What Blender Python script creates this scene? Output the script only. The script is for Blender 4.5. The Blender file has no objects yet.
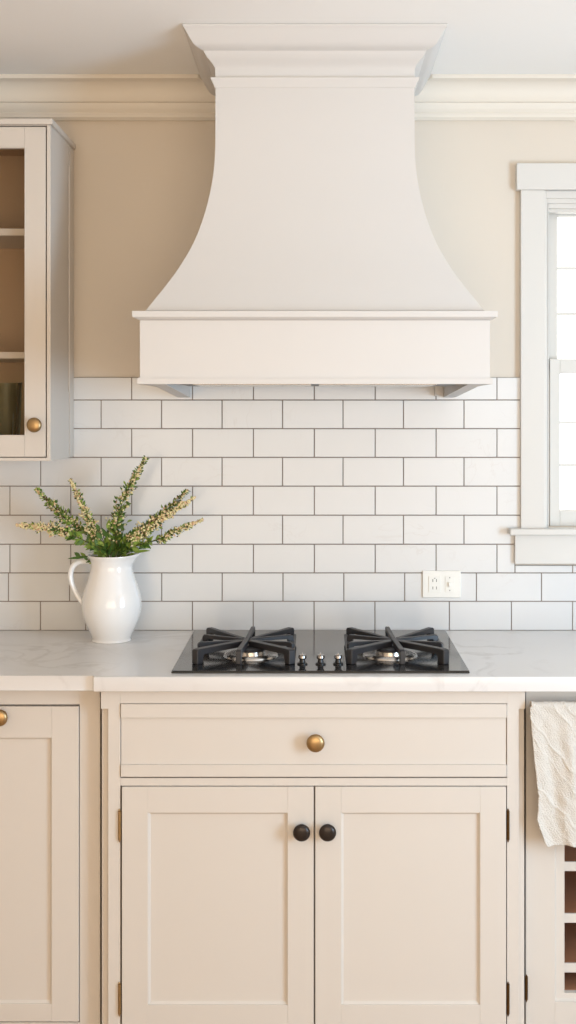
import bpy, bmesh, math, random
from mathutils import Vector, Matrix
random.seed(7)
C = bpy.context.scene.collection
PI = math.pi

# ---------------------------------------------------------------- camera
FPX, CAMD, EYE, VX, VY = 1220.0, 3.5, 1.545, 316.0, 412.0
cd = bpy.data.cameras.new('camera'); cam = bpy.data.objects.new('camera', cd); C.objects.link(cam)
cd.sensor_fit = 'VERTICAL'; cd.sensor_height = 24.0
cd.lens = FPX / 1024.0 * 24.0
cd.shift_x = (288.0 - VX) / 1024.0
cd.shift_y = -(512.0 - VY) / 1024.0
cd.clip_start = 0.05
cam.location = (0, -CAMD, EYE); cam.rotation_euler = (PI / 2, 0, 0)
bpy.context.scene.camera = cam

def S(y): return FPX / (CAMD + y)
def X(px, y): return (px - VX) / S(y)
def Z(py, y): return EYE + (VY - py) / S(y)

# ---------------------------------------------------------------- light
w = bpy.data.worlds.new('world'); bpy.context.scene.world = w; w.use_nodes = True
bg = w.node_tree.nodes['Background']; bg.inputs[0].default_value = (1, 0.985, 0.96, 1); bg.inputs[1].default_value = 2.2

def area(name, loc, target, sx, sy, power, col):
    l = bpy.data.lights.new(name, 'AREA'); l.shape = 'RECTANGLE'; l.size = sx; l.size_y = sy
    l.energy = power; l.color = col
    o = bpy.data.objects.new(name, l); C.objects.link(o); o.location = loc
    o.rotation_euler = (Vector(target) - Vector(loc)).to_track_quat('-Z', 'Y').to_euler()
    return o
area('window_daylight', (2.28, -2.5, 1.28), (0.0, -0.4, 1.75), 0.85, 1.35, 61, (0.48, 0.74, 1.0))
area('added_warm_fill', (0.1, -4.7, 1.25), (-0.1, -0.4, 2.0), 2.8, 1.8, 62, (1.0, 0.83, 0.62))  # added warm fill light behind the camera, stands for no known lamp

vs = bpy.context.scene.view_settings
vs.view_transform = 'Standard'; vs.look = 'None'; vs.gamma = 1; vs.use_curve_mapping = False
vs.exposure = 0.0

# ---------------------------------------------------------------- materials
def srgb(r, g, b):
    f = lambda c: (c / 255 / 12.92) if c / 255 <= 0.04045 else ((c / 255 + 0.055) / 1.055) ** 2.4
    return (f(r), f(g), f(b), 1)

def mat(name, col, rough=0.5, metal=0.0, noise=None, bump=None, coat=0.0, spec=0.5):
    """noise=(scale, amount); bump=(scale, strength, distance)"""
    m = bpy.data.materials.new(name); m.use_nodes = True
    nt = m.node_tree; b = nt.nodes['Principled BSDF']
    b.inputs['Base Color'].default_value = col; b.inputs['Roughness'].default_value = rough
    b.inputs['Metallic'].default_value = metal; b.inputs['Coat Weight'].default_value = coat
    b.inputs['Specular IOR Level'].default_value = spec
    tc = nt.nodes.new('ShaderNodeTexCoord')
    if noise:
        n = nt.nodes.new('ShaderNodeTexNoise'); n.inputs['Scale'].default_value = noise[0]; n.inputs['Detail'].default_value = 5
        nt.links.new(tc.outputs['Object'], n.inputs['Vector'])
        r = nt.nodes.new('ShaderNodeMix'); r.data_type = 'RGBA'
        a = noise[1]
        r.inputs['A'].default_value = tuple(min(1, c * (1 - a)) for c in col[:3]) + (1,)
        r.inputs['B'].default_value = tuple(min(1, c * (1 + a)) for c in col[:3]) + (1,)
        nt.links.new(n.outputs['Fac'], r.inputs['Factor']); nt.links.new(r.outputs['Result'], b.inputs['Base Color'])
    if bump:
        n2 = nt.nodes.new('ShaderNodeTexNoise'); n2.inputs['Scale'].default_value = bump[0]; n2.inputs['Detail'].default_value = 3
        nt.links.new(tc.outputs['Object'], n2.inputs['Vector'])
        bp = nt.nodes.new('ShaderNodeBump'); bp.inputs['Strength'].default_value = bump[1]; bp.inputs['Distance'].default_value = bump[2]
        nt.links.new(n2.outputs['Fac'], bp.inputs['Height']); nt.links.new(bp.outputs['Normal'], b.inputs['Normal'])
    return m

def stone(name, base, vein, rough, vscale, width, strength, soft=0.5):
    m = bpy.data.materials.new(name); m.use_nodes = True
    nt = m.node_tree; b = nt.nodes['Principled BSDF']; b.inputs['Roughness'].default_value = rough
    tc = nt.nodes.new('ShaderNodeTexCoord')
    n = nt.nodes.new('ShaderNodeTexNoise'); n.inputs['Scale'].default_value = vscale; n.inputs['Detail'].default_value = 7
    n.inputs['Distortion'].default_value = 1.3
    nt.links.new(tc.outputs['Object'], n.inputs['Vector'])
    a = nt.nodes.new('ShaderNodeMath'); a.operation = 'SUBTRACT'; a.inputs[1].default_value = 0.5
    nt.links.new(n.outputs['Fac'], a.inputs[0])
    ab = nt.nodes.new('ShaderNodeMath'); ab.operation = 'ABSOLUTE'; nt.links.new(a.outputs[0], ab.inputs[0])
    r = nt.nodes.new('ShaderNodeMapRange'); r.inputs['From Min'].default_value = 0; r.inputs['From Max'].default_value = width
    r.inputs['To Min'].default_value = 1; r.inputs['To Max'].default_value = 0
    nt.links.new(ab.outputs[0], r.inputs['Value'])
    n2 = nt.nodes.new('ShaderNodeTexNoise'); n2.inputs['Scale'].default_value = vscale * 0.8; n2.inputs['Detail'].default_value = 2
    nt.links.new(tc.outputs['Object'], n2.inputs['Vector'])
    r2 = nt.nodes.new('ShaderNodeMapRange'); r2.inputs['From Min'].default_value = soft; r2.inputs['From Max'].default_value = soft + 0.18
    nt.links.new(n2.outputs['Fac'], r2.inputs['Value'])
    mu = nt.nodes.new('ShaderNodeMath'); mu.operation = 'MULTIPLY'; nt.links.new(r.outputs[0], mu.inputs[0]); nt.links.new(r2.outputs[0], mu.inputs[1])
    mu2 = nt.nodes.new('ShaderNodeMath'); mu2.operation = 'MULTIPLY'; nt.links.new(mu.outputs[0], mu2.inputs[0]); mu2.inputs[1].default_value = strength
    mx = nt.nodes.new('ShaderNodeMix'); mx.data_type = 'RGBA'; mx.inputs['A'].default_value = base; mx.inputs['B'].default_value = vein
    nt.links.new(mu2.outputs[0], mx.inputs['Factor']); nt.links.new(mx.outputs['Result'], b.inputs['Base Color'])
    return m

def glass(name, tint, rough=0.02, gloss=0.08):
    m = bpy.data.materials.new(name); m.use_nodes = True; nt = m.node_tree
    nt.nodes.remove(nt.nodes['Principled BSDF']); out = nt.nodes['Material Output']
    t = nt.nodes.new('ShaderNodeBsdfTransparent'); t.inputs[0].default_value = tint
    g = nt.nodes.new('ShaderNodeBsdfGlossy'); g.inputs['Roughness'].default_value = rough
    lw = nt.nodes.new('ShaderNodeLayerWeight'); lw.inputs['Blend'].default_value = gloss
    mx = nt.nodes.new('ShaderNodeMixShader')
    nt.links.new(lw.outputs['Fresnel'], mx.inputs[0]); nt.links.new(t.outputs[0], mx.inputs[1]); nt.links.new(g.outputs[0], mx.inputs[2])
    nt.links.new(mx.outputs[0], out.inputs['Surface'])
    return m

M = dict(
    wall=mat('wall_paint', srgb(221, 209, 194), 0.8, bump=(220, 0.05, 0.001)),
    ceiling=mat('ceiling_paint', srgb(250, 248, 245), 0.85),
    crown=mat('crown_paint', srgb(230, 221, 208), 0.5),
    hood=mat('hood_paint', srgb(214, 210, 206), 0.55, noise=(3, 0.012)),
    cab=mat('cabinet_paint', srgb(214, 206, 197), 0.5, noise=(4, 0.012), bump=(300, 0.03, 0.0005), spec=0.3),
    wood=mat('cabinet_inside', srgb(160, 112, 82), 0.55, noise=(14, 0.06)),
    inner=mat('cabinet_interior_taupe', srgb(190, 164, 138), 0.6),
    white=mat('window_paint', srgb(218, 213, 206), 0.4),
    sash=mat('sash_paint', srgb(214, 210, 203), 0.4),
    tile=stone('tile_glaze', srgb(221, 220, 219), srgb(212, 208, 205), 0.16, 6.0, 0.012, 0.75, 0.52),
    grout=mat('grout', srgb(148, 136, 126), 0.9),
    stone=stone('worktop_stone', srgb(227, 225, 224), srgb(184, 178, 174), 0.22, 4.5, 0.05, 0.35, 0.44),
    brass=mat('aged_brass', srgb(170, 142, 102), 0.36, 1.0, noise=(60, 0.12)),
    bronze=mat('black_bronze', srgb(50, 42, 38), 0.3, 0.5),
    hingedark=mat('dark_brass', srgb(96, 72, 44), 0.4, 1.0),
    glassblack=mat('black_glass', srgb(38, 37, 38), 0.12, spec=0.6),
    edge=mat('cooktop_edge', srgb(24, 24, 25), 0.3),
    iron=mat('cast_iron', srgb(40, 39, 42), 0.45, bump=(400, 0.15, 0.0005), spec=0.6),
    steel=mat('steel', srgb(205, 200, 194), 0.25, 1.0),
    chrome=mat('chrome', srgb(150, 148, 148), 0.15, 1.0),
    liner=mat('liner_steel', srgb(70, 66, 62), 0.4, 0.7),
    ceramic=mat('white_ceramic', srgb(244, 242, 240), 0.16, coat=0.6),
    plastic=mat('outlet_plastic', srgb(242, 238, 230), 0.35),
    slot=mat('outlet_slot', srgb(128, 120, 112), 0.6),
    leaf=mat('leaf_green', srgb(136, 160, 70), 0.5, noise=(45, 0.45)),
    leafdark=mat('leaf_dark', srgb(72, 104, 40), 0.5, noise=(45, 0.4)),
    stem=mat('stem_green', srgb(84, 88, 46), 0.6),
    budc=mat('bud_cream', srgb(238, 222, 172), 0.6, noise=(90, 0.2)),
    budp=mat('bud_peach', srgb(230, 194, 156), 0.6, noise=(90, 0.2)),
    budd=mat('bud_brown', srgb(96, 78, 40), 0.6, noise=(90, 0.3)),
    towel=mat('towel_cotton', srgb(226, 219, 209), 0.95, bump=(420, 1.0, 0.004)),
    floor=mat('floor_oak', srgb(190, 160, 132), 0.45, noise=(6, 0.12)),
    paneglass=glass('window_glass', (0.97, 0.98, 0.97, 1)),
    cabglass=glass('cabinet_glass', (0.93, 0.91, 0.88, 1), 0.03, 0.12),
    green=glass('green_glass', (0.91, 0.96, 0.89, 1), 0.35, 0.22),
)

# ---------------------------------------------------------------- helpers
WLOC = {}
def finish(bm, smooth=30):
    bmesh.ops.recalc_face_normals(bm, faces=bm.faces[:])
def obj(name, bm, material, parent=None, smooth=True, angle=32, origin=None):
    """bm is in world coordinates"""
    finish(bm)
    if parent is not None:
        base = WLOC[parent.name]
    elif origin is not None:
        base = Vector(origin)
    else:
        xs = [v.co for v in bm.verts]
        base = Vector(((min(v.x for v in xs) + max(v.x for v in xs)) / 2, (min(v.y for v in xs) + max(v.y for v in xs)) / 2, min(v.z for v in xs)))
    bmesh.ops.translate(bm, verts=bm.verts[:], vec=-base)
    me = bpy.data.meshes.new(name); bm.to_mesh(me); bm.free()
    mats = material if isinstance(material, (list, tuple)) else [material]
    for mm in mats: me.materials.append(mm)
    if smooth:
        me.polygons.foreach_set('use_smooth', [True] * len(me.polygons))
        me.set_sharp_from_angle(angle=math.radians(angle))
    o = bpy.data.objects.new(name, me); C.objects.link(o)
    if smooth and angle == 32:
        wn = o.modifiers.new('normals', 'WEIGHTED_NORMAL'); wn.weight = 100; wn.keep_sharp = True
    if parent is not None: o.parent = parent
    else: o.location = base
    WLOC[o.name] = base.copy()
    return o
def thing(name, loc, label, cat, group=None):
    o = bpy.data.objects.new(name, None); C.objects.link(o); o.location = loc; o.empty_display_size = 0.05
    o['label'] = label; o['category'] = cat
    if group: o['group'] = group
    WLOC[o.name] = Vector(loc); return o
def tag(o, label, cat, group=None):
    o['label'] = label; o['category'] = cat
    if group: o['group'] = group
    return o
def struct(name, bm, m, **k):
    o = obj(name, bm, m, **k); o['kind'] = 'structure'; return o

def box(bm, x0, x1, y0, y1, z0, z1, bev=0.0015, seg=2, mi=0):
    if x0 > x1: x0, x1 = x1, x0
    if y0 > y1: y0, y1 = y1, y0
    if z0 > z1: z0, z1 = z1, z0
    b = bmesh.new(); bmesh.ops.create_cube(b, size=1)
    for v in b.verts:
        v.co = Vector(((x0 + x1) / 2 + v.co.x * (x1 - x0), (y0 + y1) / 2 + v.co.y * (y1 - y0), (z0 + z1) / 2 + v.co.z * (z1 - z0)))
    if bev > 0:
        bmesh.ops.bevel(b, geom=b.edges[:], offset=min(bev, 0.45 * min(x1 - x0, y1 - y0, z1 - z0)), segments=seg, profile=0.5, affect='EDGES')
    merge(bm, b, mi)
def merge(bm, b, mi=None, mtx=None):
    mp = {}
    for v in b.verts: mp[v] = bm.verts.new(mtx @ v.co if mtx else v.co)
    for f in b.faces:
        try:
            nf = bm.faces.new([mp[v] for v in f.verts]); nf.material_index = f.material_index if mi is None else mi
        except ValueError: pass
    b.free()
def prism(bm, poly, axis, a0, a1, mi=0):
    """poly: list of 2D; axis x -> (y,z), y -> (x,z), z -> (x,y)"""
    def P(p, a):
        return {'x': (a, p[0], p[1]), 'y': (p[0], a, p[1]), 'z': (p[0], p[1], a)}[axis]
    A = [bm.verts.new(P(p, a0)) for p in poly]; B = [bm.verts.new(P(p, a1)) for p in poly]
    n = len(poly)
    bm.faces.new(A).material_index = mi; bm.faces.new(B[::-1]).material_index = mi
    for i in range(n):
        bm.faces.new((A[i], B[i], B[(i + 1) % n], A[(i + 1) % n])).material_index = mi
def lathe(bm, prof, seg=40, mtx=None, mi=0, rfun=None):
    """prof: (r, h) about local Z"""
    rings = []
    for k, (r, h) in enumerate(prof):
        if r < 1e-6: rings.append([bm.verts.new((0, 0, h))])
        else:
            rings.append([bm.verts.new(((r + (rfun(k, 2 * PI * i / seg) if rfun else 0)) * math.cos(2 * PI * i / seg), (r + (rfun(k, 2 * PI * i / seg) if rfun else 0)) * math.sin(2 * PI * i / seg), h)) for i in range(seg)])
    new = [v for r in rings for v in r]
    for a, b in zip(rings, rings[1:]):
        for i in range(seg):
            j = (i + 1) % seg
            if len(a) == 1 and len(b) == 1: continue
            if len(a) == 1: f = bm.faces.new((a[0], b[i], b[j]))
            elif len(b) == 1: f = bm.faces.new((a[i], a[j], b[0]))
            else: f = bm.faces.new((a[i], a[j], b[j], b[i]))
            f.material_index = mi
    if mtx:
        for v in new: v.co = mtx @ v.co
def tube(bm, pts, rad, seg=12, mi=0, flat=1.0):
    pts = [Vector(p) for p in pts]; rings = []
    up = Vector((0, 1, 0.13)).normalized()
    for i, p in enumerate(pts):
        d = (pts[min(i + 1, len(pts) - 1)] - pts[max(i - 1, 0)]).normalized()
        a = up.cross(d)
        if a.length < 1e-3: a = Vector((1, 0, 0)).cross(d)
        a.normalize(); b = d.cross(a).normalized()
        r = rad[i] if isinstance(rad, (list, tuple)) else rad
        rings.append([bm.verts.new(p + (a * math.cos(t) + b * math.sin(t) * flat) * r) for t in (2 * PI * k / seg for k in range(seg))])
    for A, B in zip(rings, rings[1:]):
        for i in range(seg):
            bm.faces.new((A[i], A[(i + 1) % seg], B[(i + 1) % seg], B[i])).material_index = mi
    bm.faces.new(rings[0][::-1]).material_index = mi; bm.faces.new(rings[-1]).material_index = mi
def rings3(bm, rows, cx):
    """rows of (half width, depth, z): solid against the wall"""
    R = []
    for hw, d, z in rows:
        R.append([bm.verts.new(p) for p in ((cx - hw, -0.0012, z), (cx - hw, -d, z), (cx + hw, -d, z), (cx + hw, -0.0012, z))])
    for a, b in zip(R, R[1:]):
        for i in range(4): bm.faces.new((a[i], a[(i + 1) % 4], b[(i + 1) % 4], b[i]))
    bm.faces.new(R[0]); bm.faces.new(R[-1][::-1])
def spline(pts, n=8):
    out = []
    P = [Vector(p) for p in pts]; P = [P[0] * 2 - P[1]] + P + [P[-1] * 2 - P[-2]]
    for i in range(1, len(P) - 2):
        for k in range(n):
            t = k / n
            out.append(0.5 * ((2 * P[i]) + (P[i + 1] - P[i - 1]) * t + (2 * P[i - 1] - 5 * P[i] + 4 * P[i + 1] - P[i + 2]) * t * t + (3 * P[i] - P[i - 1] - 3 * P[i + 1] + P[i + 2]) * t ** 3))
    out.append(P[-2]); return out

# ================================================================ room shell
XL, XR, YB = -2.3, 2.3, -5.0
CEIL = Z(74, -0.08)
WX0, WX1 = X(548, 0), X(548, 0) + 0.75       # window opening
WZ0, WZ1 = Z(527, 0), Z(203, 0)
bm = bmesh.new()
for a in ((XL - 0.12, WX0, 0, CEIL), (WX1, XR + 0.12, 0, CEIL), (WX0, WX1, 0, WZ0), (WX0, WX1, WZ1, CEIL)):
    box(bm, a[0], a[1], 0, 0.14, a[2], a[3], 0)
struct('wall_back', bm, M['wall'], smooth=False)
bm = bmesh.new(); box(bm, XL - 0.12, XL, YB, 0, 0, CEIL, 0); struct('wall_left', bm, M['wall'], smooth=False)
bm = bmesh.new()
oy0, oy1, oz0, oz1 = -3.1, -1.85, 0.55, 2.05
for a in ((YB, oy0, 0, CEIL), (oy1, 0, 0, CEIL), (oy0, oy1, 0, oz0), (oy0, oy1, oz1, CEIL)):
    box(bm, XR, XR + 0.12, a[0], a[1], a[2], a[3], 0)
struct('wall_right', bm, M['wall'], smooth=False)
bm = bmesh.new(); box(bm, XL - 0.12, XR + 0.12, YB - 0.12, YB, 0, CEIL, 0); struct('wall_rear', bm, M['wall'], smooth=False)
bm = bmesh.new(); box(bm, XL - 0.12, XR + 0.12, YB - 0.12, 0.14, -0.08, 0, 0); struct('floor', bm, M['floor'], smooth=False)
bm = bmesh.new(); box(bm, XL - 0.12, XR + 0.12, YB - 0.12, 0.14, CEIL, CEIL + 0.08, 0); struct('ceiling', bm, M['ceiling'], smooth=False)

# ---- tiled backsplash
HCX = X(315, -0.5)
bm = bmesh.new()
TT = 0.008
yt = -TT
zrow = [Z(p, 0) for p in (377.3, 400, 428.6, 457.3, 486, 515, 544, 572.6, 601, 630)]
zrow[-1] = Z(630, 0)
g = 0.0026
CASX0 = X(520.5, 0); APX0 = X(514.5, 0)
TL = XL + 0.3
def joints(r):
    if r == 7: return [9, 70, 116, 162] + [161.6 + 60.7 * k for k in range(1, 5)] + [476, 541, 602, 663, 724, 785, 846, 907]
    if r == 8: return [-20, 41, 86, 132, 192.6, 253.3, 314, 374.7, 449, 511, 572, 633, 694, 755, 816, 877, 938]
    b, pt = (132, 60.75) if r % 2 == 0 else (101.5, 60.35)
    return [b + pt * k for k in range(-3, 15)]
gb = bmesh.new()
UCX = -0.6965    # right side of wall cabinet
for r in range(9):
    z1, z0 = zrow[r], zrow[r + 1]
    J = joints(r)
    lo = -8 if r >= 3 else 73.2
    if r < 3: spans = [(X(73.2, 0), CASX0 + 0.0)]
    elif r <= 5: spans = [(-1.45, CASX0)]
    elif r == 6: spans = [(-1.45, APX0)]
    else: spans = [(-1.45, 1.42)]
    xs = [X(j, 0) for j in J]
    while xs[0] > -1.45: xs.insert(0, xs[0] - 0.1743)
    while xs[-1] < 1.45: xs.append(xs[-1] + 0.1743)
    for (a, b) in spans:
        for x0, x1 in zip(xs, xs[1:]):
            u0, u1 = max(x0, a), min(x1, b)
            if u1 - u0 < 0.012: continue
            zt = z1
            box(bm, u0 + g / 2, u1 - g / 2, yt, -0.0005, z0 + g / 2, zt - g / 2, 0.0014, 2)
        box(gb, a, b, -0.0052, -0.0002, z0, z1, 0)
# strip of cut tiles under the window apron
za1, za0 = Z(565, 0), Z(572.6, 0)
for x0 in [X(541 - 30 + 61 * k, 0) for k in range(0, 8)]:
    u0, u1 = max(x0, APX0), min(x0 + 0.175, 1.42)
    if u1 - u0 > 0.01: box(bm, u0 + g / 2, u1 - g / 2, yt, -0.0005, za0 + g / 2, za1 - 0.001, 0.001, 1)
box(gb, APX0, 1.42, -0.0052, -0.0002, za0, za1, 0)
bs = bpy.data.objects.new('wall_backsplash', None); C.objects.link(bs); bs['kind'] = 'structure'; WLOC[bs.name] = Vector((0, 0, 0))
obj('tiles', bm, M['tile'], bs); obj('grout', gb, M['grout'], bs, smooth=False)

# ---- crown moulding, mitred into the hood's own crown
HB, DB = 0.248, 0.453     # hood chimney half width and depth at the top
prof = [(0, CEIL - 0.0005), (.08, CEIL - 0.0005), (.08, Z(78, -.08)), (.074, Z(79.3, -.074)), (.070, Z(80, -.07))]
for k in range(1, 9):
    t = k / 9; a = t * PI / 2
    prof.append((.070 - .036 * math.sin(a), Z(80, -.07) + (Z(99.5, -.034) - Z(80, -.07)) * (1 - math.cos(a)) * 1.0))
prof += [(.034, Z(100, -.034)), (.035, Z(101.5, -.034)), (.032, Z(102.4, -.03)), (.028, Z(103, -.028)), (.027, Z(106, -.026)), (.023, Z(109.5, -.022)),
         (.018, Z(112, -.018)), (.018, Z(113, -.018)), (.022, Z(113.6, -.02)), (.022, Z(117.3, -.02)), (.016, Z(119, -.016)), (.012, Z(120.3, -.012)), (0, Z(120.6, 0))]
def crown(name, sgn):
    bm = bmesh.new(); A = []; B = []
    for o, z in prof:
        A.append(bm.verts.new((HCX + sgn * (HB + 0.001 + o), -o, z)))
        B.append(bm.verts.new((XR if sgn > 0 else XL, -o, z)))
    for i in range(len(prof) - 1): bm.faces.new((A[i], A[i + 1], B[i + 1], B[i]))
    bm.faces.new((A[0], A[-1], B[-1], B[0])); bm.faces.new(A); bm.faces.new(B[::-1])
    struct(name, bm, M['crown'], angle=25)
crown('trim_1', -1); crown('trim_2', 1)

# ---- window
win = bpy.data.objects.new('window_1', None); C.objects.link(win); win['kind'] = 'structure'; WLOC[win.name] = Vector((0, 0, 0))
cy = -0.022
cw = X(546, cy) - X(521, cy)
bm = bmesh.new()
cx0, cx1 = X(521, cy), WX1 + (WX0 - X(521, cy))
ztop_case = Z(190, cy); zstool = Z(529, cy)
box(bm, cx0, X(544.5, cy), cy, -0.0005, zstool, ztop_case, .0015)
box(bm, WX1 + 0.004, cx1, cy, -0.0005, zstool, ztop_case, .0015)
box(bm, X(517, -.028), cx1 + 0.012, -.028, -0.0005, ztop_case, Z(163, -.028), .0015)   # head board
# lower part of the head casing down to the opening
box(bm, X(544.5, cy), WX1 + .004, cy, -0.0005, Z(187.5, cy), ztop_case, .001)
obj('casing', bm, M['white'], win)
bm = bmesh.new()   # stepped inner stop moulding
for k, (o, yy) in enumerate(((0.0, -0.016), (0.005, -0.008), (0.010, 0.0), (0.0135, 0.018))):
    xa = X(544.2, cy) + o; xb = WX1 + 0.006 - o; zt = Z(187.2, cy) - o * 2.6
    if k < 3: pass
    box(bm, xa, xa + .0075, yy, 0.05, zstool, zt, .001)
    box(bm, xb - .0075, xb, yy, 0.05, zstool, zt, .001)
    box(bm, xa + .0075, xb - .0075, yy, 0.05, zt - .030, zt, .001)
obj('stop_moulding', bm, M['white'], win)
sy0, sy1 = 0.03, 0.062      # lower sash (nearer), upper sash behind
def sash(name, x0, x1, z0, z1, y0, y1, st, top, bot, muntz):
    bm = bmesh.new()
    box(bm, x0, x0 + st, y0, y1, z0, z1, .0015); box(bm, x1 - st, x1, y0, y1, z0, z1, .0015)
    box(bm, x0 + st, x1 - st, y0, y1, z1 - top, z1, .0015); box(bm, x0 + st, x1 - st, y0, y1, z0, z0 + bot, .0015)
    s = obj(name, bm, M['sash'], win)
    bm = bmesh.new()
    for mz in muntz: box(bm, x0 + st, x1 - st, y0 + .008, y1 - .006, mz - .0035, mz + .0035, .001)
    xm = (x0 + x1) / 2
    for q in (xm,): box(bm, q - .0035, q + .0035, y0 + .009, y1 - .007, z0 + bot, z1 - top, .001)
    obj('muntin', bm, M['sash'], s)
    bm = bmesh.new(); box(bm, x0 + st, x1 - st, (y0 + y1) / 2 + .002, (y0 + y1) / 2 + .005, z0 + bot, z1 - top, 0)
    obj('pane', bm, M['paneglass'], s, smooth=False)
    return s
xa, xb = X(550, sy0), WX1 - 0.01
sash('upper_sash', X(546, sy1), xb, Z(373, sy1) - 0.0, Z(203, sy1), sy1 + .002, sy1 + .034, X(557.5, sy1) - X(546, sy1), Z(203, sy1) - Z(216, sy1), .03, [Z(268.5, .08), Z(314, .08)])
sash('lower_sash', xa, xb, Z(526, sy0), Z(359, sy0), sy0, sy1, X(560, sy0) - X(550, sy0), Z(359, sy0) - Z(373.5, sy0), Z(510.5, sy0) - Z(526, sy0), [Z(422.5, .045), Z(465, .045)])
bm = bmesh.new(); box(bm, X(510, -.05), cx1 + 0.035, -.05, 0.06, Z(535.5, -.05), Z(529, -.05) , .004, 3); obj('stool', bm, M['white'], win)
bm = bmesh.new(); box(bm, X(515, -.024), cx1 + .02, -.024, -0.0005, Z(564, -.024), Z(535, -.05) , .002); obj('apron', bm, M['white'], win)

# ================================================================ range hood
def solve(px, py, kx=1.0, ky=1.0, hb=HB, db=DB, c=315.0):
    """offset o so that the left mitre corner (hb+kx*o, db+ky*o) shows at px; returns half width, depth, z"""
    lo, hi = -0.05, 0.4
    for _ in range(40):
        o = (lo + hi) / 2; s = S(-(db + ky * o))
        if VX + (HCX - (hb + kx * o)) * s > px: lo = o
        else: hi = o
    d = db + ky * o
    return hb + kx * o, d, Z(py, -d)
hood = thing('range_hood', (HCX, -0.3, Z(384, -.6)), 'large cream painted range hood with flared sides above the cooktop', 'range hood')
def s_rows(pts, **k): return [solve(a, b, **k) for a, b in pts]
bm = bmesh.new()
rows = s_rows([(210.6, 77.3), (210.9, 78.6), (211.8, 80.6), (213, 83), (214.1, 85.4), (214.9, 87.5)])
rows = [(HB - .002, DB - .002, rows[0][2])] + rows + [(HB, DB, Z(88, -DB))]
rings3(bm, rows, HCX); obj('neck_moulding', bm, M['hood'], hood, angle=20)
bm = bmesh.new()
pr = spline([(182.6, 25.5, 0), (185.5, 30, 0), (190, 38, 0), (195, 45, 0), (202.5, 50, 0)], 4)
rows = [solve(182.5, 22)] + s_rows([(p.x, p.y) for p in pr]) + s_rows([(203.6, 50.6), (204.0, 51.6), (205.2, 54), (207.4, 57.5), (210, 60.5), (212.4, 63.6), (214.4, 66.5), (215.2, 69)])
rows[0] = (rows[0][0], rows[0][1], CEIL - 0.001)
rows.append((HB + .0005, DB + .0005, solve(210.5, 77.3)[2] + .0003))
rings3(bm, rows, HCX); obj('crown_moulding', bm, M['hood'], hood, angle=20)
# flared chimney
pr = spline([(215.4, 100, 0), (215.4, 128, 0), (215.2, 150, 0), (213.6, 172, 0), (209.8, 194, 0), (203, 219, 0), (193, 244, 0), (179.5, 267, 0), (166, 285.5, 0), (154.7, 299.5, 0), (145.7, 310.6, 0)], 6)
rows = [(HB, DB, Z(87.8, -DB))] + s_rows([(min(p.x, 215.4), p.y) for p in pr], ky=0.86)
bm = bmesh.new(); rings3(bm, rows, HCX); obj('chimney', bm, M['hood'], hood, angle=20)
zc = rows[-1][2]
# mantle
MD = 0.60; MH = (315 - 140) / S(-MD)
bm = bmesh.new()
zt = Z(311, -.612)
pr = [(MH + .016, MD + .016, zt), (MH + .0165, MD + .0165, zt - .002), (MH + .016, MD + .016, Z(316.8, -.615)), (MH + .009, MD + .009, Z(318.2, -.61)), (MH + .004, MD + .004, Z(319.3, -.605)), (MH + .001, MD + .001, Z(319.9, -.6))]
rings3(bm, [(MH - .01, MD - .01, zt)] + pr + [(MH - .02, MD - .02, Z(320.3, -.6))], HCX); obj('top_moulding', bm, M['hood'], hood, angle=25)
zb, z320 = Z(384, -MD), Z(320.2, -.6)
T = 0.022
def skirt(bm, o, t, z0, z1, bev=.0012):
    prism(bm, [(HCX - MH - o, -.0012), (HCX - MH - o, -MD - o), (HCX + MH + o, -MD - o), (HCX + MH + o, -.0012), (HCX + MH + o - t, -.0012), (HCX + MH + o - t, -MD - o + t), (HCX - MH - o + t, -MD - o + t), (HCX - MH - o + t, -.0012)], 'z', z0, z1)
bm = bmesh.new(); skirt(bm, 0, T, Z(377.5, -.6), z320); obj('mantle', bm, M['hood'], hood)
bm = bmesh.new()
z378 = Z(377.5, -.6)
skirt(bm, .006, T + .006, zb, z378 - .003)
skirt(bm, .003, T + .003, z378 - .003, z378)
obj('bottom_moulding', bm, M['hood'], hood)
bm = bmesh.new(); box(bm, HCX - MH + T + .001, HCX + MH - T - .001, -MD + T + .001, -.002, zb + .035, zb + .05, .001)
obj('underside_panel', bm, M['hood'], hood)
bm = bmesh.new(); box(bm, HCX - .34, HCX + .352, -.52, -.22, zb + .0025, zb + .0345, .002)
lin = obj('filter_insert', bm, M['liner'], hood)
bm = bmesh.new()
for k in range(2):
    x0 = HCX - .30 + k * .31
    box(bm, x0, x0 + .29, -.5, -.25, zb + .0005, zb + .003, .001)
obj('filter', bm, M['steel'], lin)
for sg, xi in ((-1, X(190.5, 0)), (1, X(443, 0))):
    bm = bmesh.new()
    za = zb + 0.03
    prism(bm, [(-.0085, za), (-MD + T + .002, za), (-MD + T + .002, zb - .0005), (-.0085, Z(397.5, -.01))], 'x', xi, xi + sg * 0.034)
    obj('side_bracket', bm, M['hood'], hood)
bm = bmesh.new(); box(bm, X(434, 0), X(443, 0) - .0003, -.028, -.0085, Z(396, -.02), zb + .03, .001); obj('wall_strip', bm, M['hood'], hood)  # small strip against the tiles beside the right bracket

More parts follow.
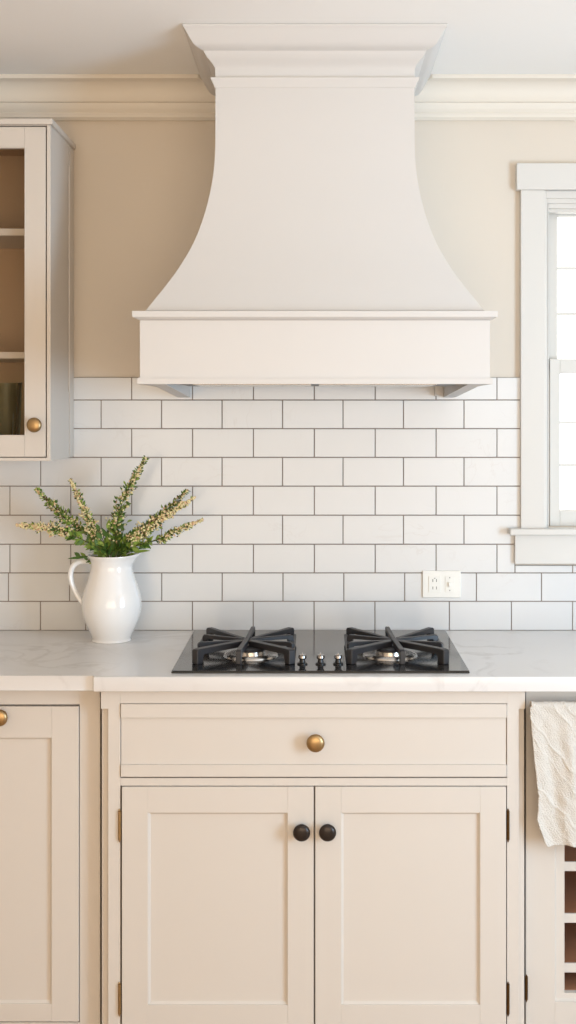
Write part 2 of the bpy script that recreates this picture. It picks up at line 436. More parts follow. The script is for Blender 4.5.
# ================================================================ knobs and hinges
def knob_bm(x, y, z, r=.0215, L=.034):
    bm = bmesh.new()
    pf = [(0, 0), (r * .62, 0), (r * .62, .0025), (r * .45, .0045), (r * .33, .008), (r * .30, L * .42), (r * .5, L * .5), (r * .86, L * .58), (r * .98, L * .68), (r, L * .76), (r * .93, L * .86), (r * .75, L * .94), (r * .45, L * .985), (0, L)]
    lathe(bm, pf, 40, Matrix.Translation((x, y, z)) @ Matrix.Rotation(PI / 2, 4, 'X'))
    return bm
def hinge_bm(x, y, z0, z1, r=.0034):
    bm = bmesh.new(); n = 3; h = (z1 - z0)
    for k in range(n):
        a = z0 + .006 + (h - .012) * k / n; b = z0 + .006 + (h - .012) * (k + 1) / n - .0008
        lathe(bm, [(0, a), (r, a), (r, b), (0, b)], 16, Matrix.Translation((x, y, 0)))
    for a, d in ((z0 + .006, -1), (z1 - .006, 1)):
        lathe(bm, [(r * .55, a), (r * .6, a + d * .0025), (r * .35, a + d * .005), (0, a + d * .006)], 12, Matrix.Translation((x, y, 0)))
    box(bm, x - .0038, x + .0038, y + .001, y + .004, z0 + .006, z1 - .006, .0003)
    return bm
def shaker(name, x0, x1, z0, z1, yf, parent, st, top, bot, th=.021, rec=.009, st2=None):
    """framed door; the recessed panel has a small sloped bead"""
    st2 = st if st2 is None else st2
    bm = bmesh.new(); yb = yf + th; b = .0014
    box(bm, x0, x0 + st, yf, yb, z0, z1, b); box(bm, x1 - st2, x1, yf, yb, z0, z1, b)
    box(bm, x0 + st - .0004, x1 - st2 + .0004, yf + .0003, yb, z1 - top, z1, b); box(bm, x0 + st - .0004, x1 - st2 + .0004, yf + .0003, yb, z0, z0 + bot, b)
    d = obj(name, bm, M['cab'], parent)
    bm = bmesh.new(); X0, X1, Z0, Z1 = x0 + st, x1 - st2, z0 + bot, z1 - top
    e = .0055
    o = [(X0, Z0), (X1, Z0), (X1, Z1), (X0, Z1)]; i = [(X0 + e, Z0 + e), (X1 - e, Z0 + e), (X1 - e, Z1 - e), (X0 + e, Z1 - e)]
    yo, yi = yf + rec * .45, yf + rec
    O = [bm.verts.new((p[0], yo, p[1])) for p in o]; I = [bm.verts.new((p[0], yi, p[1])) for p in i]
    K = [bm.verts.new((p[0], yb - .003, p[1])) for p in o]
    for k in range(4):
        q = (k + 1) % 4
        bm.faces.new((O[k], O[q], I[q], I[k])); bm.faces.new((O[k], K[k], K[q], O[q]))
    bm.faces.new(I); bm.faces.new(K[::-1])
    obj('door_panel' if name == 'door' else 'panel', bm, M['cab'], d, angle=20)
    return d

# ================================================================ worktop
CT, CB = Z(630, 0), Z(692, -.62)
bm = bmesh.new()
XA, XB, XS0, XS1 = -1.42, 1.40, X(93, -.62), X(534, -.62)
prism(bm, [(XA, -.0008), (XA, -.603), (XS0, -.603), (XS0, -.62), (XB, -.62), (XB, -.0008)], 'z', CB, CT)
bmesh.ops.bevel(bm, geom=[e for e in bm.edges if all(v.co.y < -.5 for v in e.verts)], offset=.003, segments=3, profile=.5, affect='EDGES')
tag(obj('worktop', bm, M['stone'], angle=40), 'pale grey veined stone worktop running under the cooktop and pitcher', 'worktop')

# ================================================================ centre base cabinet
FY = -.590
cc = thing('base_cabinet', (X(313, FY), -.3, 0), 'cream base cabinet under the cooktop with one wide drawer and two panelled doors', 'cabinet')
KZ = 0.055
cx0_, cx1_ = X(100.8, FY), X(525.2, FY)
CBt = CB - .0006
bm = bmesh.new()
box(bm, cx0_ + .001, cx1_ - .001, -.563, -.003, KZ, CBt, .001)
obj('body', bm, M['cab'], cc)
bm = bmesh.new(); box(bm, cx0_ + .01, cx1_ - .01, -.52, -.01, 0.0, KZ, .001); obj('toe_kick', bm, M['cab'], cc)
P = lambda px: X(px, FY)
Q = lambda py: Z(py, FY)
bm = bmesh.new()
fb = -.5632
ds0, ds1 = P(120.3), P(507)       # opening
box(bm, P(108), ds0, FY, fb, KZ, CBt, .001)
box(bm, ds1, P(519), FY, fb, KZ, CBt, .001)
box(bm, ds0 - .0003, ds1 + .0003, FY, fb, Q(703.5), CBt, .001)
box(bm, ds0 - .0003, ds1 + .0003, FY, fb, Q(785.8), Q(778), .001)
box(bm, ds0 - .0003, ds1 + .0003, FY, fb, KZ, KZ + .012, .001)
# stop-chamfered outer edges
for a, b, c_, d_ in ((cx0_, P(108.3), P(101.5), P(108.3)), (P(518.7), cx1_, P(518.7), P(524.6))):
    box(bm, a, b, FY, fb, Q(709), CBt, .001)
    box(bm, a, b, FY + .011, fb, KZ, Q(709), .003)
obj('face_frame', bm, M['cab'], cc)
# drawer
dy = FY - .004
bm = bmesh.new()
dx0, dx1, dz0, dz1 = P(120.9), P(506.5), Z(777, dy), Z(704.2, dy)
box(bm, dx0, dx1, dy, dy + .02, Z(718, dy), dz1, .0014)
box(bm, dx0, dx1, dy, dy + .02, dz0, Z(765, dy), .0014)
box(bm, dx0, dx1, dy + .007, dy + .0195, Z(765.5, dy), Z(717.5, dy), .001)
dr = obj('drawer', bm, M['cab'], cc)
obj('knob', knob_bm(X(315.5, -.62), dy + .0068, Z(743, -.61), .0215, .034), M['brass'], dr)['label'] = 'aged brass knob'
# doors
Zd = lambda py: Z(py, dy)
dT, dB = Zd(787), KZ + .016
for k, (a, b) in enumerate(((121.8, 313.7), (315.2, 506.2))):
    st = (148 - 121.8) / S(dy)
    d = shaker('door', X(a, dy), X(b, dy), dB, dT, dy, cc, st, (813 - 787) / S(dy), Zd(1005) - dB)
    kx = 301.6 if k == 0 else 327.6
    obj('knob', knob_bm(X(kx, -.62), dy + .0001, Z(831.5, -.61), .0205, .034), M['bronze'], d)['label'] = 'dark bronze knob'
    hx = X(119.3, FY - .006) if k == 0 else X(508.3, FY - .006)
    for za, zz in ((842, 808), (1016, 981)):
        obj('hinge', hinge_bm(hx, FY - .003, Z(za, FY), Z(zz, FY)), M['brass'] if k == 0 else M['hingedark'], d)

# ================================================================ left base cabinet
LY = -.546
lc = thing('base_cabinet', (X(0, LY), -.3, 0), 'cream base cabinet at the left edge below the pitcher with one panelled door', 'cabinet')
PL = lambda px: X(px, LY)
lx0, lx1 = PL(-100), cx0_ - .0095
bm = bmesh.new(); box(bm, lx0 + .001, lx1 - .001, -.521, -.003, KZ, CBt, .001); obj('body', bm, M['cab'], lc)
bm = bmesh.new(); box(bm, lx0 + .01, lx1 - .01, -.50, -.01, 0, KZ, .001); obj('toe_kick', bm, M['cab'], lc)
bm = bmesh.new()
box(bm, PL(79.6), lx1, LY, -.5212, KZ, CBt, .001); box(bm, lx0, PL(-79.6), LY, -.5212, KZ, CBt, .001)
box(bm, PL(-79.6) - .0003, PL(79.6) + .0003, LY, -.5212, Z(704.6, LY), CBt, .001); box(bm, PL(-79.6) - .0003, PL(79.6) + .0003, LY, -.5212, KZ, KZ + .012, .001)
obj('face_frame', bm, M['cab'], lc)
ly = LY - .005
d = shaker('door', X(-78.3, ly), X(78.6, ly), dB, Z(706.5, ly), ly, lc, (78.6 - 51.5) / S(ly), (738 - 706.5) / S(ly), Z(1004, ly) - dB)
obj('knob', knob_bm(X(-3.5, -.6), ly + .0002, Z(720.5, -.6), .0205, .034), M['brass'], d)['label'] = 'aged brass knob'

# ================================================================ right base cabinet
rc = thing('base_cabinet', (X(640, LY), -.3, 0), 'cream base cabinet right of the cooktop with open shelves behind the hanging towel', 'cabinet')
rx0 = cx1_ + .0095; rx1 = rx0 + .52
o0, o1 = PL(565.3), rx1 - .085      # opening
zt_, zb_ = Z(736, LY), Z(995, LY)
bm = bmesh.new()
box(bm, rx0, rx0 + .018, -.5212, -.003, KZ, CBt, .001); box(bm, rx1 - .018, rx1, -.5212, -.003, KZ, CBt, .001)
box(bm, rx0 + .018, rx1 - .018, -.5212, -.003, KZ, KZ + .018, .001); box(bm, rx0 + .018, rx1 - .018, -.5212, -.003, CBt - .018, CBt, .001)
obj('body', bm, M['cab'], rc)
bm = bmesh.new(); box(bm, rx0 + .0182, rx1 - .0182, -.24, -.225, KZ + .018, CBt - .018, 0)
box(bm, rx0 + .0182, o0 - .002, -.5205, -.24, KZ + .018, CBt - .018, 0); box(bm, o1 + .002, rx1 - .0182, -.5205, -.24, KZ + .018, CBt - .018, 0)
obj('lining', bm, M['wood'], rc)
bm = bmesh.new(); box(bm, rx0 + .01, rx1 - .01, -.50, -.01, 0, KZ, .001); obj('toe_kick', bm, M['cab'], rc)
bm = bmesh.new()
box(bm, rx0, PL(555), LY, -.5212, KZ, CBt, .001); box(bm, o1 + .028, rx1, LY, -.5212, KZ, CBt, .001)
bx0, bx1 = PL(555), o1 + .028
box(bm, bx0 - .0003, bx1 + .0003, LY, -.5212, zt_ + .02, CBt, .001); box(bm, bx0 - .0003, bx1 + .0003, LY, -.5212, KZ, Z(1002, LY), .001)
obj('face_frame', bm, M['cab'], rc)
bm = bmesh.new()   # sloped bead round the opening
zz0, zz1 = Z(1002, LY), zt_ + .02
O = [(bx0, zz0), (bx1, zz0), (bx1, zz1), (bx0, zz1)]; I = [(o0, zb_), (o1, zb_), (o1, zt_), (o0, zt_)]
va = [bm.verts.new((p[0], LY + .0035, p[1])) for p in O]
vb = [bm.verts.new((p[0] + (.004 if p[0] < 1 and i in (0, 3) else -.004), LY + .010, p[1] + (.004 if i < 2 else -.004))) for i, p in enumerate(O)]
vc = [bm.verts.new((p[0], LY + .010, p[1])) for p in I]; vd = [bm.verts.new((p[0], -.5212, p[1])) for p in I]
ve = [bm.verts.new((p[0], -.5212, p[1])) for p in O]
for k in range(4):
    q = (k + 1) % 4
    for a, b in ((va, vb), (vb, vc), (vc, vd), (vd, ve), (ve, va)): bm.faces.new((a[k], a[q], b[q], b[k]))
obj('opening_bead', bm, M['cab'], rc, angle=15)
for py in (761, 812.5, 864.5, 916.5, 966.5):
    bm = bmesh.new(); za = Z(py, LY + .01)
    box(bm, o0 + .0005, o1 - .0005, -.5135, -.2405, za - .022, za, .001); sh = obj('shelf', bm, M['wood'], rc)
    bm = bmesh.new(); box(bm, o0 + .0005, o1 - .0005, -.5195, -.5137, za - .0225, za + .0003, .001); obj('front_edge', bm, M['cab'], sh)
bm = bmesh.new(); box(bm, o0 + .0005, o1 - .0005, -.5195, -.2405, zb_ - .003, zb_ + .001, .0005); obj('shelf', bm, M['wood'], rc)
obj('hinge', hinge_bm(PL(525.6), LY - .012, Z(1000, LY), Z(972, LY), .003), M['hingedark'], rc)

# ================================================================ wall cabinet
UY = -.303
uc = thing('wall_cabinet', (-.95, -.15, Z(461, UY)), 'cream wall cabinet with a glass door at the upper left above the pitcher', 'cabinet')
PU = lambda px: X(px, UY); QU = lambda py: Z(py, UY)
ux0, ux1 = -1.26, PU(50.6)
uz0, uz1 = QU(461), QU(125)
t = .018
fr = -.283
bm = bmesh.new()
box(bm, ux1 - t, ux1, fr, -.009, uz0, uz1, .001); box(bm, ux0, ux0 + t, fr, -.009, uz0, uz1, .001)
box(bm, ux0 + t, ux1 - t, fr, -.009, uz1 - t, uz1, .001); box(bm, ux0 + t, ux1 - t, fr, -.009, uz0, uz0 + t, .001)
obj('carcass', bm, M['cab'], uc)
bm = bmesh.new(); box(bm, ux0 + t + .0003, ux1 - t - .0003, -.014, -.009, uz0 + t + .0003, uz1 - t - .0003, 0)
lt = .002
box(bm, ux1 - t - lt, ux1 - t - .0003, -.281, -.0145, uz0 + t + .0003, uz1 - t - .0003, 0)
box(bm, ux0 + t + .0003, ux1 - t - lt - .0003, -.281, -.0145, uz1 - t - lt, uz1 - t - .0003, 0)
box(bm, ux0 + t + .0003, ux1 - t - lt - .0003, -.281, -.0145, uz0 + t + .0003, uz0 + t + lt, 0)
obj('lining', bm, M['inner'], uc)
bm = bmesh.new()
box(bm, PU(46.8), ux1, UY, fr - .0002, uz0, uz1, .001); box(bm, ux0, ux0 + .014, UY, fr - .0002, uz0, uz1, .001)
box(bm, ux0 + .014, PU(46.8), UY, fr - .0002, uz0, QU(457.8), .001); box(bm, ux0 + .014, PU(46.8), UY, fr - .0002, QU(125.6), uz1, .001)
obj('face_frame', bm, M['cab'], uc)
bm = bmesh.new(); box(bm, ux0 - .001, ux1 + .007, UY - .010, -.0012, uz1 + .0002, QU(119.3), .002)
obj('cornice', bm, M['cab'], uc)
bm = bmesh.new()   # end-panel moulding on the side that faces the hood
box(bm, ux1 + .0002, ux1 + .005, -.078, -.064, Z(392, -.07), Z(166, -.07), .002)
box(bm, ux1 + .0002, ux1 + .0025, -.063, -.0095, uz0 + .003, uz1 - .003, .001)
obj('end_panel', bm, M['cab'], uc)
# glass door
gx0, gx1 = ux0 + .017, PU(45.6); gz0, gz1 = QU(456.8), QU(126.8)
st = gx1 - PU(24.6)
bm = bmesh.new()
box(bm, gx0, gx0 + st, UY, fr - .0015, gz0, gz1, .0012); box(bm, gx1 - st, gx1, UY, fr - .0015, gz0, gz1, .0012)
box(bm, gx0 + st, gx1 - st, UY, fr - .0015, QU(148), gz1, .0012); box(bm, gx0 + st, gx1 - st, UY, fr - .0015, gz0, QU(435), .0012)
for a in ((gx1 - st, gx1 - st + .0028, QU(435) - .0028, QU(148) + .0028), (gx0 + st - .0028, gx0 + st, QU(435) - .0028, QU(148) + .0028)):
    box(bm, a[0], a[1], UY - .002, UY + .002, a[2], a[3], .0008)
box(bm, gx0 + st, gx1 - st, UY - .002, UY + .002, QU(435) - .0028, QU(435), .0008); box(bm, gx0 + st, gx1 - st, UY - .002, UY + .002, QU(148), QU(148) + .0028, .0008)
gd = obj('door', bm, M['cab'], uc)
bm = bmesh.new(); box(bm, gx0 + st + .0003, gx1 - st - .0003, -.293, -.290, QU(435) + .0003, QU(148) - .0003, 0)
obj('pane', bm, M['cabglass'], gd, smooth=False)['label'] = 'clear glass pane'
obj('knob', knob_bm(X(33.8, -.33), UY + .0001, Z(425, -.325), .0195, .032), M['brass'], gd)['label'] = 'aged brass knob'
for py0, py1 in ((228.5, 235.5), (352, 358.5)):
    bm = bmesh.new(); yy = -.272
    box(bm, ux0 + t + .001, ux1 - t - lt - .0006, yy, -.0146, Z(py1, yy), Z(py0, yy), .001); obj('shelf', bm, M['cab'], uc)
# ribbed green glasses on the cabinet floor
ufl = uz0 + t + lt + .0003
def tumbler_bm(x, y, r=.039, h=.128):
    bm = bmesh.new()
    pf = []; out = []
    n = 14
    for k in range(n + 1):
        tt = k / n; out.append((r * (0.78 + .22 * tt), h * tt))
    inn = [(a - .003, b) for a, b in out[::-1] if b > .008]
    pf = [(0, 0)] + out + inn + [(0, .008)]
    def rf(k, a): return .0016 * math.cos(a * 18) if 1 < k < 10 else 0
    lathe(bm, pf, 108, Matrix.Translation((x, y, ufl)), rfun=rf); return bm
tag(obj('drinking_glass', tumbler_bm(X(6, -.19), -.19, .043, .187), M['green'], angle=50), 'green ribbed drinking glass on the bottom of the wall cabinet behind its glass door', 'glass')

# ================================================================ cooktop
HY0, HY1 = -.583, -.035
hx0, hx1 = X(171.2, HY0), X(469.8, HY0)
ck = thing('gas_cooktop', ((hx0 + hx1) / 2, -.31, CT), 'black glass gas cooktop with two cast iron grates set in the pale worktop', 'cooktop')
ht = CT + .0065
bm = bmesh.new(); box(bm, hx0, hx1, HY0, HY1, CT + .0003, ht - .0018, .0015, 2); obj('frame', bm, M['edge'], ck)
bm = bmesh.new(); box(bm, hx0 + .001, hx1 - .001, HY0 + .001, HY1 - .001, ht - .0017, ht, .0015, 2); obj('glass_panel', bm, M['glassblack'], ck)
def arm(bm, p0, p1, h0, h1, post, w=.013, top=.036, topc=.034):
    """blade from the outer end p0 to the centre p1; an outer post stands on the glass"""
    p0 = Vector((p0[0], p0[1], 0)); p1 = Vector((p1[0], p1[1], 0)); L = (p1 - p0).length; d = (p1 - p0).normalized(); n = Vector((-d.y, d.x, 0))
    if post:
        pl = [(0, .0002), (post, .0002), (post * 1.05, top - h0 - .004), (post * 1.35, top - h0), (L, topc - h1), (L, topc), (post * .6, top), (.003, top - .0015), (0, top - .005)]
    else:
        pl = [(0, top - h0), (L, topc - h1), (L, topc), (.003, top), (0, top - .002)]
    A = [bm.verts.new(p0 + d * a - n * w / 2 + Vector((0, 0, ht + b))) for a, b in pl]; B = [bm.verts.new(p0 + d * a + n * w / 2 + Vector((0, 0, ht + b))) for a, b in pl]
    k = len(pl); bm.faces.new(A); bm.faces.new(B[::-1])
    for i in range(k): bm.faces.new((A[i], B[i], B[(i + 1) % k], A[(i + 1) % k]))
def grate(cx, sk):
    hwx, y0, y1 = .120, -.508, -.195; cy = -.352
    bm = bmesh.new(); c = (cx, cy)
    for sx in (-1, 1):
        arm(bm, (cx + sx * hwx, y0), (cx + sx * .012, cy - .02), .013, .016, .020, .019, .037, .034)
        arm(bm, (cx + sx * (hwx - .006), y1), (cx + sx * .012, cy + .02), .012, .012, .016, .014, .037, .033)
        arm(bm, (cx + sx * (hwx - .002), -.300), (cx + sx * .006, cy + .008), .009, .009, .012, .012, .036, .033)
        arm(bm, (cx + sx * (hwx + .001), -.410), (cx + sx * .006, cy - .008), .009, .009, .012, .012, .036, .033)
        # side rail joining the posts low down
        box(bm, cx + sx * hwx - .005, cx + sx * hwx + .005, y0 + .012, y1 - .012, ht + .012, ht + .020, .002)
    arm(bm, (cx + sk * .012, y0 - .004), (cx, cy), .016, .012, .016, .013, .036, .036)
    arm(bm, (cx - sk * .008, y1 + .002), (cx, cy), .010, .012, .012, .011, .039, .036)
    bmesh.ops.bevel(bm, geom=bm.edges[:], offset=.0014, segments=1, affect='EDGES')
    o = obj('grate', bm, M['iron'], ck)
    bx = cx + sk * -.012; by = -.40
    bm = bmesh.new(); lathe(bm, [(.070, ht + .0001), (.068, ht + .004), (.058, ht + .0075), (.045, ht + .0055), (.040, ht + .0055), (.038, ht + .014), (.0, ht + .014)], 56, Matrix.Translation((bx, by, 0)))
    b = obj('burner', bm, M['steel'], ck)
    bm = bmesh.new(); lathe(bm, [(0, ht + .0142), (.034, ht + .0142), (.035, ht + .017), (.032, ht + .0195), (0, ht + .0205)], 48, Matrix.Translation((bx, by, 0)))
    obj('burner_cap', bm, M['iron'], b)
grate(-.178, -1); grate(.2005, 1)
for px in (302.4, 320.6, 338.2):
    bm = bmesh.new(); mt = Matrix.Translation((X(px, -.51), -.505, 0))
    lathe(bm, [(0, ht + .0002), (.0125, ht + .0002), (.0125, ht + .003), (.008, ht + .005), (.0065, ht + .012), (0, ht + .012)], 28, mt)
    k = obj('control_knob', bm, M['edge'], ck)
    bm = bmesh.new()
    lathe(bm, [(0, ht + .0122), (.0075, ht + .0122), (.0100, ht + .015), (.0100, ht + .020), (.0082, ht + .0235), (0, ht + .0245)], 28, mt)
    box(bm, X(px, -.51) - .0018, X(px, -.51) + .0018, -.516, -.494, ht + .0225, ht + .0275, .0008)
    obj('knob_cap', bm, M['chrome'], k)

# ================================================================ wall outlet
ox0, ox1, oz0, oz1 = X(422.4, -.01), X(460.8, -.01), Z(597.5, -.01), Z(570.6, -.01)
ot = thing('wall_outlet', ((ox0 + ox1) / 2, -.008, oz0), 'white double outlet and switch plate on the tiles right of the cooktop', 'outlet')
bm = bmesh.new(); box(bm, ox0, ox1, -.0142, -.0083, oz0, oz1, .002, 3); obj('plate', bm, M['plastic'], ot)
bm = bmesh.new(); a0, a1 = X(428.6, -.015), X(440.6, -.015); box(bm, a0, a1, -.0165, -.0143, Z(592, -.015), Z(576, -.015), .0012)
sk_ = obj('socket_face', bm, M['plastic'], ot)
bm = bmesh.new()
for (u, v, du, dv) in ((.35, .72, .001, .004), (.65, .72, .001, .004), (.35, .26, .001, .004), (.65, .26, .001, .004), (.5, .86, .0022, .0008)):
    xx = a0 + (a1 - a0) * u; zz = Z(592, -.015) + (Z(576, -.015) - Z(592, -.015)) * v
    box(bm, xx - du, xx + du, -.0168, -.0164, zz - dv, zz + dv, 0)
obj('slots', bm, M['slot'], sk_)
bm = bmesh.new(); box(bm, X(445.2, -.015), X(454.6, -.015), -.0160, -.0143, Z(592, -.015), Z(576, -.015), .001)
sw = obj('switch_face', bm, M['plastic'], ot)
bm = bmesh.new(); box(bm, X(448.2, -.015), X(451.2, -.015), -.0230, -.0161, Z(586.5, -.015), Z(582, -.015), .0012); obj('toggle', bm, M['plastic'], sw)
bm = bmesh.new()
for py in (577.6, 590.4):
    bm = bmesh.new(); lathe(bm, [(0, 0), (.0016, 0), (.0016, .0006), (0, .0008)], 12, Matrix.Translation((X(449.7, -.015), -.0161, Z(py, -.015))) @ Matrix.Rotation(PI / 2, 4, 'X')); obj('screw', bm, M['slot'], sw)


# ================================================================ pitcher
jy = -.160; js = S(jy); jx = X(111.6, jy)
pit = thing('pitcher', (jx, jy, CT), 'white ceramic pitcher with a loop handle standing on the worktop left of the cooktop', 'pitcher')
pr = [(19.4, 0), (19.9, .6), (19.3, 2.5), (20.5, 6), (23.2, 12), (26.2, 19), (28.6, 27), (29.6, 35), (29.3, 41), (27.6, 49), (25, 57), (22.4, 65), (20.8, 71), (20.5, 76), (21.6, 80.5), (23.3, 83.6), (24.0, 84.8)]
pr = [(a / js, b / js) for a, b in pr]
sm = spline([(a, 0, b) for a, b in pr], 4); outer = [(p.x, p.z) for p in sm]
top = outer[-1]
inner = [(a - .0045, b) for a, b in outer[::-1] if b > .012]
full = [(0, 0.003), (outer[0][0] - .006, .003), (outer[0][0] - .004, 0)] + outer + [(top[0] - .001, top[1] + .0022), (top[0] - .0035, top[1] + .0018)] + inner + [(0, .012)]
H = top[1]
bm = bmesh.new(); lathe(bm, full, 72)
for v in bm.verts:
    q = max(0, (v.co.z - H * .86) / (H * .14)); a = math.atan2(v.co.y, v.co.x)
    r = math.hypot(v.co.x, v.co.y)
    if q > 0 and r > .02:
        w_ = math.exp(-(a / .45) ** 2); v.co.x += .0145 * w_ * q ** 1.5; v.co.z += .005 * w_ * q ** 2
        v.co.y *= 1 - .10 * w_ * q
bmesh.ops.translate(bm, verts=bm.verts[:], vec=(jx, jy, CT + .0004))
obj('body', bm, M['ceramic'], pit, angle=60)
hp = [(95, 563), (88, 561.2), (80, 561.5), (73.5, 565.5), (70.6, 573), (71.4, 582), (75.5, 592), (80.5, 600), (84.5, 605)]
hp = spline([(X(a, jy), jy, Z(b, jy)) for a, b in hp], 6)
n = len(hp)
bm = bmesh.new(); tube(bm, hp, [.0085 - .0022 * (i / n) for i in range(n)], 20, flat=1.35); obj('handle', bm, M['ceramic'], pit, angle=60)

# ================================================================ flowering sprigs
def leaf(bm, p, d, n, L, W, mi=0, curl=.15):
    d = d.normalized(); s = d.cross(n)
    if s.length < 1e-4: s = Vector((1, 0, 0))
    s.normalize(); n = s.cross(d).normalized()
    rows = []
    for k, (t, wd) in enumerate(((0, .12), (.25, .8), (.5, 1), (.75, .68), (1, .04))):
        c = p + d * L * t - n * curl * L * t * t
        rows.append((bm.verts.new(c - s * W / 2 * wd + n * W * .12 * wd), bm.verts.new(c), bm.verts.new(c + s * W / 2 * wd + n * W * .12 * wd)))
    for a, b in zip(rows, rows[1:]):
        bm.faces.new((a[0], a[1], b[1], b[0])).material_index = mi; bm.faces.new((a[1], a[2], b[2], b[1])).material_index = mi
def bud(bm, p, r, mi):
    b = bmesh.new(); bmesh.ops.create_icosphere(b, subdivisions=1, radius=r)
    sx, sy, sz = (random.uniform(.75, 1.25) for _ in range(3))
    for v in b.verts: v.co = Vector((v.co.x * sx, v.co.y * sy, v.co.z * sz))
    merge(bm, b, mi, Matrix.Translation(p))
def rv():
    while True:
        v = Vector([random.uniform(-1, 1) for _ in range(3)])
        if .1 < v.length < 1: return v.normalized()
def sprig(base, tip, ydepth, bend, flower, width, label, start=.42, nb=150, nl=46, leafy=1.9):
    width *= 2.6; nb = int(nb * 1.9)
    b = Vector((X(base[0], jy), jy + base[2], Z(base[1], jy))); inn = Vector((jx + (b.x - jx) * .2 - (tip[0] - base[0]) * .00012, jy - base[2] * .2, CT + .06))
    yt_ = jy + ydepth; tp = Vector((X(tip[0], yt_), yt_, Z(tip[1], yt_)))
    mid = (b + tp) / 2 + Vector((bend[0], 0, bend[1]))
    P_ = spline([inn, b, mid, tp], 12); n = len(P_)
    root = thing('flower_sprig', tuple(inn), label, 'flower sprig', 'flowering sprigs in the white pitcher')
    bm = bmesh.new(); tube(bm, P_, [.0022 - .0015 * i / n for i in range(n)], 7); obj('stem', bm, M['stem'], root)
    lb = bmesh.new(); fb_ = bmesh.new()
    up0 = 12  # index where the sprig leaves the mouth
    def at(t):
        f = up0 + t * (n - 1 - up0); i = min(int(f), n - 2); u = f - i
        return P_[i].lerp(P_[i + 1], u), (P_[i + 1] - P_[i]).normalized()
    for k in range(int(nl * leafy)):
        t = random.uniform(.0, .85) ** 1.15; p, d = at(t)
        r = rv(); r = (r - d * r.dot(d)).normalized()
        L = random.uniform(.015, .030) * (1.15 - .75 * t); leaf(lb, p, d * random.uniform(.5, 1.1) + r, rv(), L, L * random.uniform(.34, .5), random.choice((0, 0, 1)), random.uniform(-.1, .4))
    for k in range(int(nb)):
        t = random.uniform(start, 1.0); p, d = at(t)
        r = rv(); r = (r - d * r.dot(d)).normalized()
        env = width * (1 - ((t - start) / (1 - start)) ** .9 * .88) * min(1, .5 + (t - start) * 4) * (.78 + .3 * math.sin(t * 38 + tip[0]))
        q = p + r * env * random.uniform(.25, 1) + d * random.uniform(-.002, .004)
        c = random.random()
        if c < flower: bud(fb_, q, random.uniform(.0022, .0037), random.choice((0, 0, 0, 1)))
        elif c < flower + .20: bud(fb_, q, random.uniform(.0015, .0024), 2)
        else:
            L = random.uniform(.008, .015) * (1.15 - .5 * t); leaf(lb, p + r * env * random.uniform(.1, .8), d * .6 + r, rv(), L, L * .5, random.choice((0, 1)))
    for k in range(6):
        p, d = at(1 - .02 * k); bud(fb_, p + rv() * .001, .0016, 2)
    obj('leaves', lb, [M['leaf'], M['leafdark']], root, angle=60)
    obj('flowers', fb_, [M['budc'], M['budp'], M['budd']], root, angle=180)
sprig((104, 557, -.004), (17, 525), -.03, (.00, .028), .66, .013, 'low flowering sprig leaning far left out of the white pitcher with cream buds', .40, 330, 60)
sprig((106, 556, .006), (36, 489), .02, (-.008, .004), .25, .013, 'green sprig leaning upper left out of the white pitcher towards the cabinet', .35, 260, 60)
sprig((109, 556, -.008), (71, 480), -.01, (.004, -.02), .55, .013, 'upright cream budded sprig left of the pitcher mouth with a thin tip', .28, 300, 50)
sprig((113, 556, .008), (146, 458), .0, (-.022, .008), .34, .017, 'tallest flowering sprig rising from the white pitcher, dark green with sparse buds', .12, 380, 70)
sprig((117, 556, .004), (188, 490), .02, (-.006, -.006), .22, .014, 'green sprig leaning upper right behind the peach budded one in the pitcher', .3, 260, 56)
sprig((116, 556, -.010), (194, 498), -.02, (-.012, .002), .68, .014, 'peach and cream budded sprig reaching right from the white pitcher', .22, 380, 50)
sprig((119, 557, -.004), (202, 520), -.03, (.00, .0), .55, .009, 'low flowering sprig reaching furthest right out of the white pitcher', .48, 180, 60)
# short leafy stems around the mouth
root = thing('leafy_sprig', (jx, jy, CT + .06), 'short broad-leaved green sprig filling the mouth of the white pitcher', 'leafy sprig')
lb = bmesh.new(); sb = bmesh.new()
for (a, b, L) in ((86, 560, .03), (96, 545, .04), (103, 535, .045), (108, 528, .05), (114, 535, .045), (121, 540, .04), (130, 538, .045), (140, 548, .035), (78, 556, .035), (124, 528, .04), (99, 528, .04), (90, 538, .04), (112, 545, .04), (134, 530, .035)):
    yy = jy + random.uniform(-.03, .02)
    e_ = Vector((X(a, yy), yy, Z(b, yy))); s0 = Vector((jx + (e_.x - jx) * .22, jy + (yy - jy) * .3, Z(562, jy)))
    s00 = Vector((jx - (e_.x - jx) * .1, jy, CT + .07))
    tube(sb, spline([s00, s0, e_], 6), .0013, 6)
    d = (e_ - s0).normalized()
    for q in range(4):
        p = s0.lerp(e_, .25 + .22 * q); leaf(lb, p, d + rv() * .55, Vector((0, -1, .3)) + rv() * .5, L * random.uniform(.5, .75), L * random.uniform(.22, .34), random.choice((0, 1)), .1)
# dark leaf drooping over the left of the rim
leaf(lb, Vector((X(88, jy - .02), jy - .02, Z(556, jy))), Vector((-1, -.1, -.12)), Vector((0, -.6, 1)), .055, .013, 1, -.05)
leaf(lb, Vector((X(134, jy - .02), jy - .02, Z(552, jy))), Vector((1, -.1, .22)), Vector((0, -.6, 1)), .045, .013, 0, .1)
obj('stem', sb, M['stem'], root); obj('leaves', lb, [M['leaf'], M['leafdark']], root, angle=60)

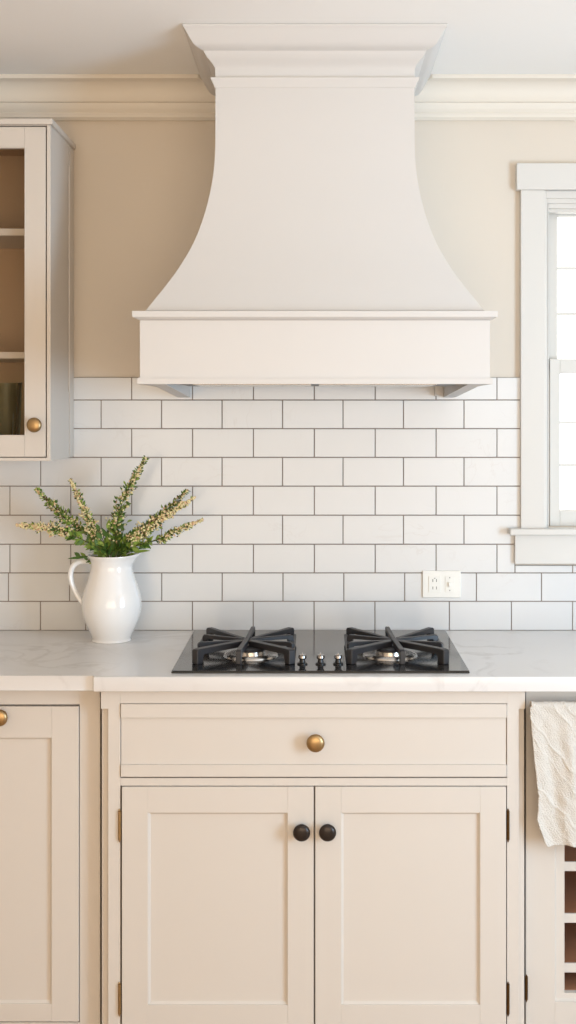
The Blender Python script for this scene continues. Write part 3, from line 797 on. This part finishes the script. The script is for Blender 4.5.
# ================================================================ towel bar and towel
by_, bz_ = -.600, Z(706, -.6)
tx0 = X(529.8, -.61)
bar = thing('towel_bar', (tx0 + .15, by_, bz_), 'slim towel bar on the right cabinet that the cream towel is folded over', 'towel bar')
bm = bmesh.new(); tube(bm, [(tx0 + .028, by_, bz_), (tx0 + .3, by_, bz_)], .0055, 16); obj('rod', bm, M['brass'], bar)
for xx in (tx0 + .045, tx0 + .285):
    bm = bmesh.new()
    lathe(bm, [(0, 0), (.007, 0), (.007, .003), (.0045, .006), (.0045, .054), (0, .054)], 20, Matrix.Translation((xx, LY - .0002, bz_ - .0095)) @ Matrix.Rotation(PI / 2, 4, 'X')); obj('bracket', bm, M['brass'], bar)
bm = bmesh.new()
NU, NV = 150, 300
Wt = .235; r = .011
front = bz_ + r - Z(841.5, -.615); back = .22
arc = PI * r; tot = back + arc + front
edge = [(0, 0), (.15, .003), (.37, .0095), (.64, .019), (.72, .0185), (.8, .0155), (.86, .021), (.91, .028), (.97, .034), (1, .040)]
def eoff(t):
    for (a, b), (c, d) in zip(edge, edge[1:]):
        if t <= c: return b + (d - b) * (t - a) / (c - a)
    return edge[-1][1]
grid = []
for j in range(NV + 1):
    s = tot * j / NV; row = []
    for i in range(NU + 1):
        u = i / NU
        if s < back:
            z = bz_ - (back - s); y = by_ + r; ny = Vector((0, 1, 0)); t = (back - s) / front; fr_ = 0
        elif s < back + arc:
            a = (s - back) / r; y = by_ + r * math.cos(a); z = bz_ + r * math.sin(a); ny = Vector((0, math.cos(a), math.sin(a))); t = 0; fr_ = 0
        else:
            q = s - back - arc; z = bz_ - q; y = by_ - r; ny = Vector((0, -1, 0)); t = q / front; fr_ = 1
        lo = eoff(min(1, t)) if fr_ else .004 + .05 * max(0, t)
        x = tx0 + lo + (Wt - lo) * u
        fold = (.5 + .5 * math.sin(u * 17 + t * 1.2 + .9)) * .010 * min(1, t * 2.2) if fr_ else 0
        fold += (.5 + .5 * math.sin(u * 41 - t * 5)) * .0025 * min(1, t * 4) if fr_ else 0
        # embossed diamond cable
        def ridge(v): return max(0, 1 - abs((v % 1) - .5) * 7)
        wob = .004 * math.sin(x * 70 + z * 33) + .003 * math.sin(z * 90 - x * 40); k1 = (x * .9 + z * .75 + wob) / .034; k2 = (x * 1.0 - z * .55 - wob * 1.4) / .05
        h = .0021 * max(ridge(k1), ridge(k2) * .6) * (.6 + .4 * math.sin(x * 60 + z * 50)) + .0012 * math.sin(x * 130 + 2 * math.sin(z * 60)) * math.sin(z * 75 + x * 20)
        h += .0007 * math.sin(x * 900 + math.sin(z * 200) * 2) * math.sin(z * 850)
        p = Vector((x, y, z)) + ny * (fold + h)
        if fr_ and t > .97: p.z += .002 * math.sin(u * 9) * (t - .97) / .03
        row.append(bm.verts.new(p))
    grid.append(row)
for a, b in zip(grid, grid[1:]):
    for i in range(NU): bm.faces.new((a[i], a[i + 1], b[i + 1], b[i]))
tw = obj('towel', bm, M['towel'], angle=180)
sol = tw.modifiers.new('thickness', 'SOLIDIFY'); sol.thickness = .0035; sol.offset = -1
tag(tw, 'cream quilted cotton towel hanging over the open shelf cabinet at the right', 'towel')
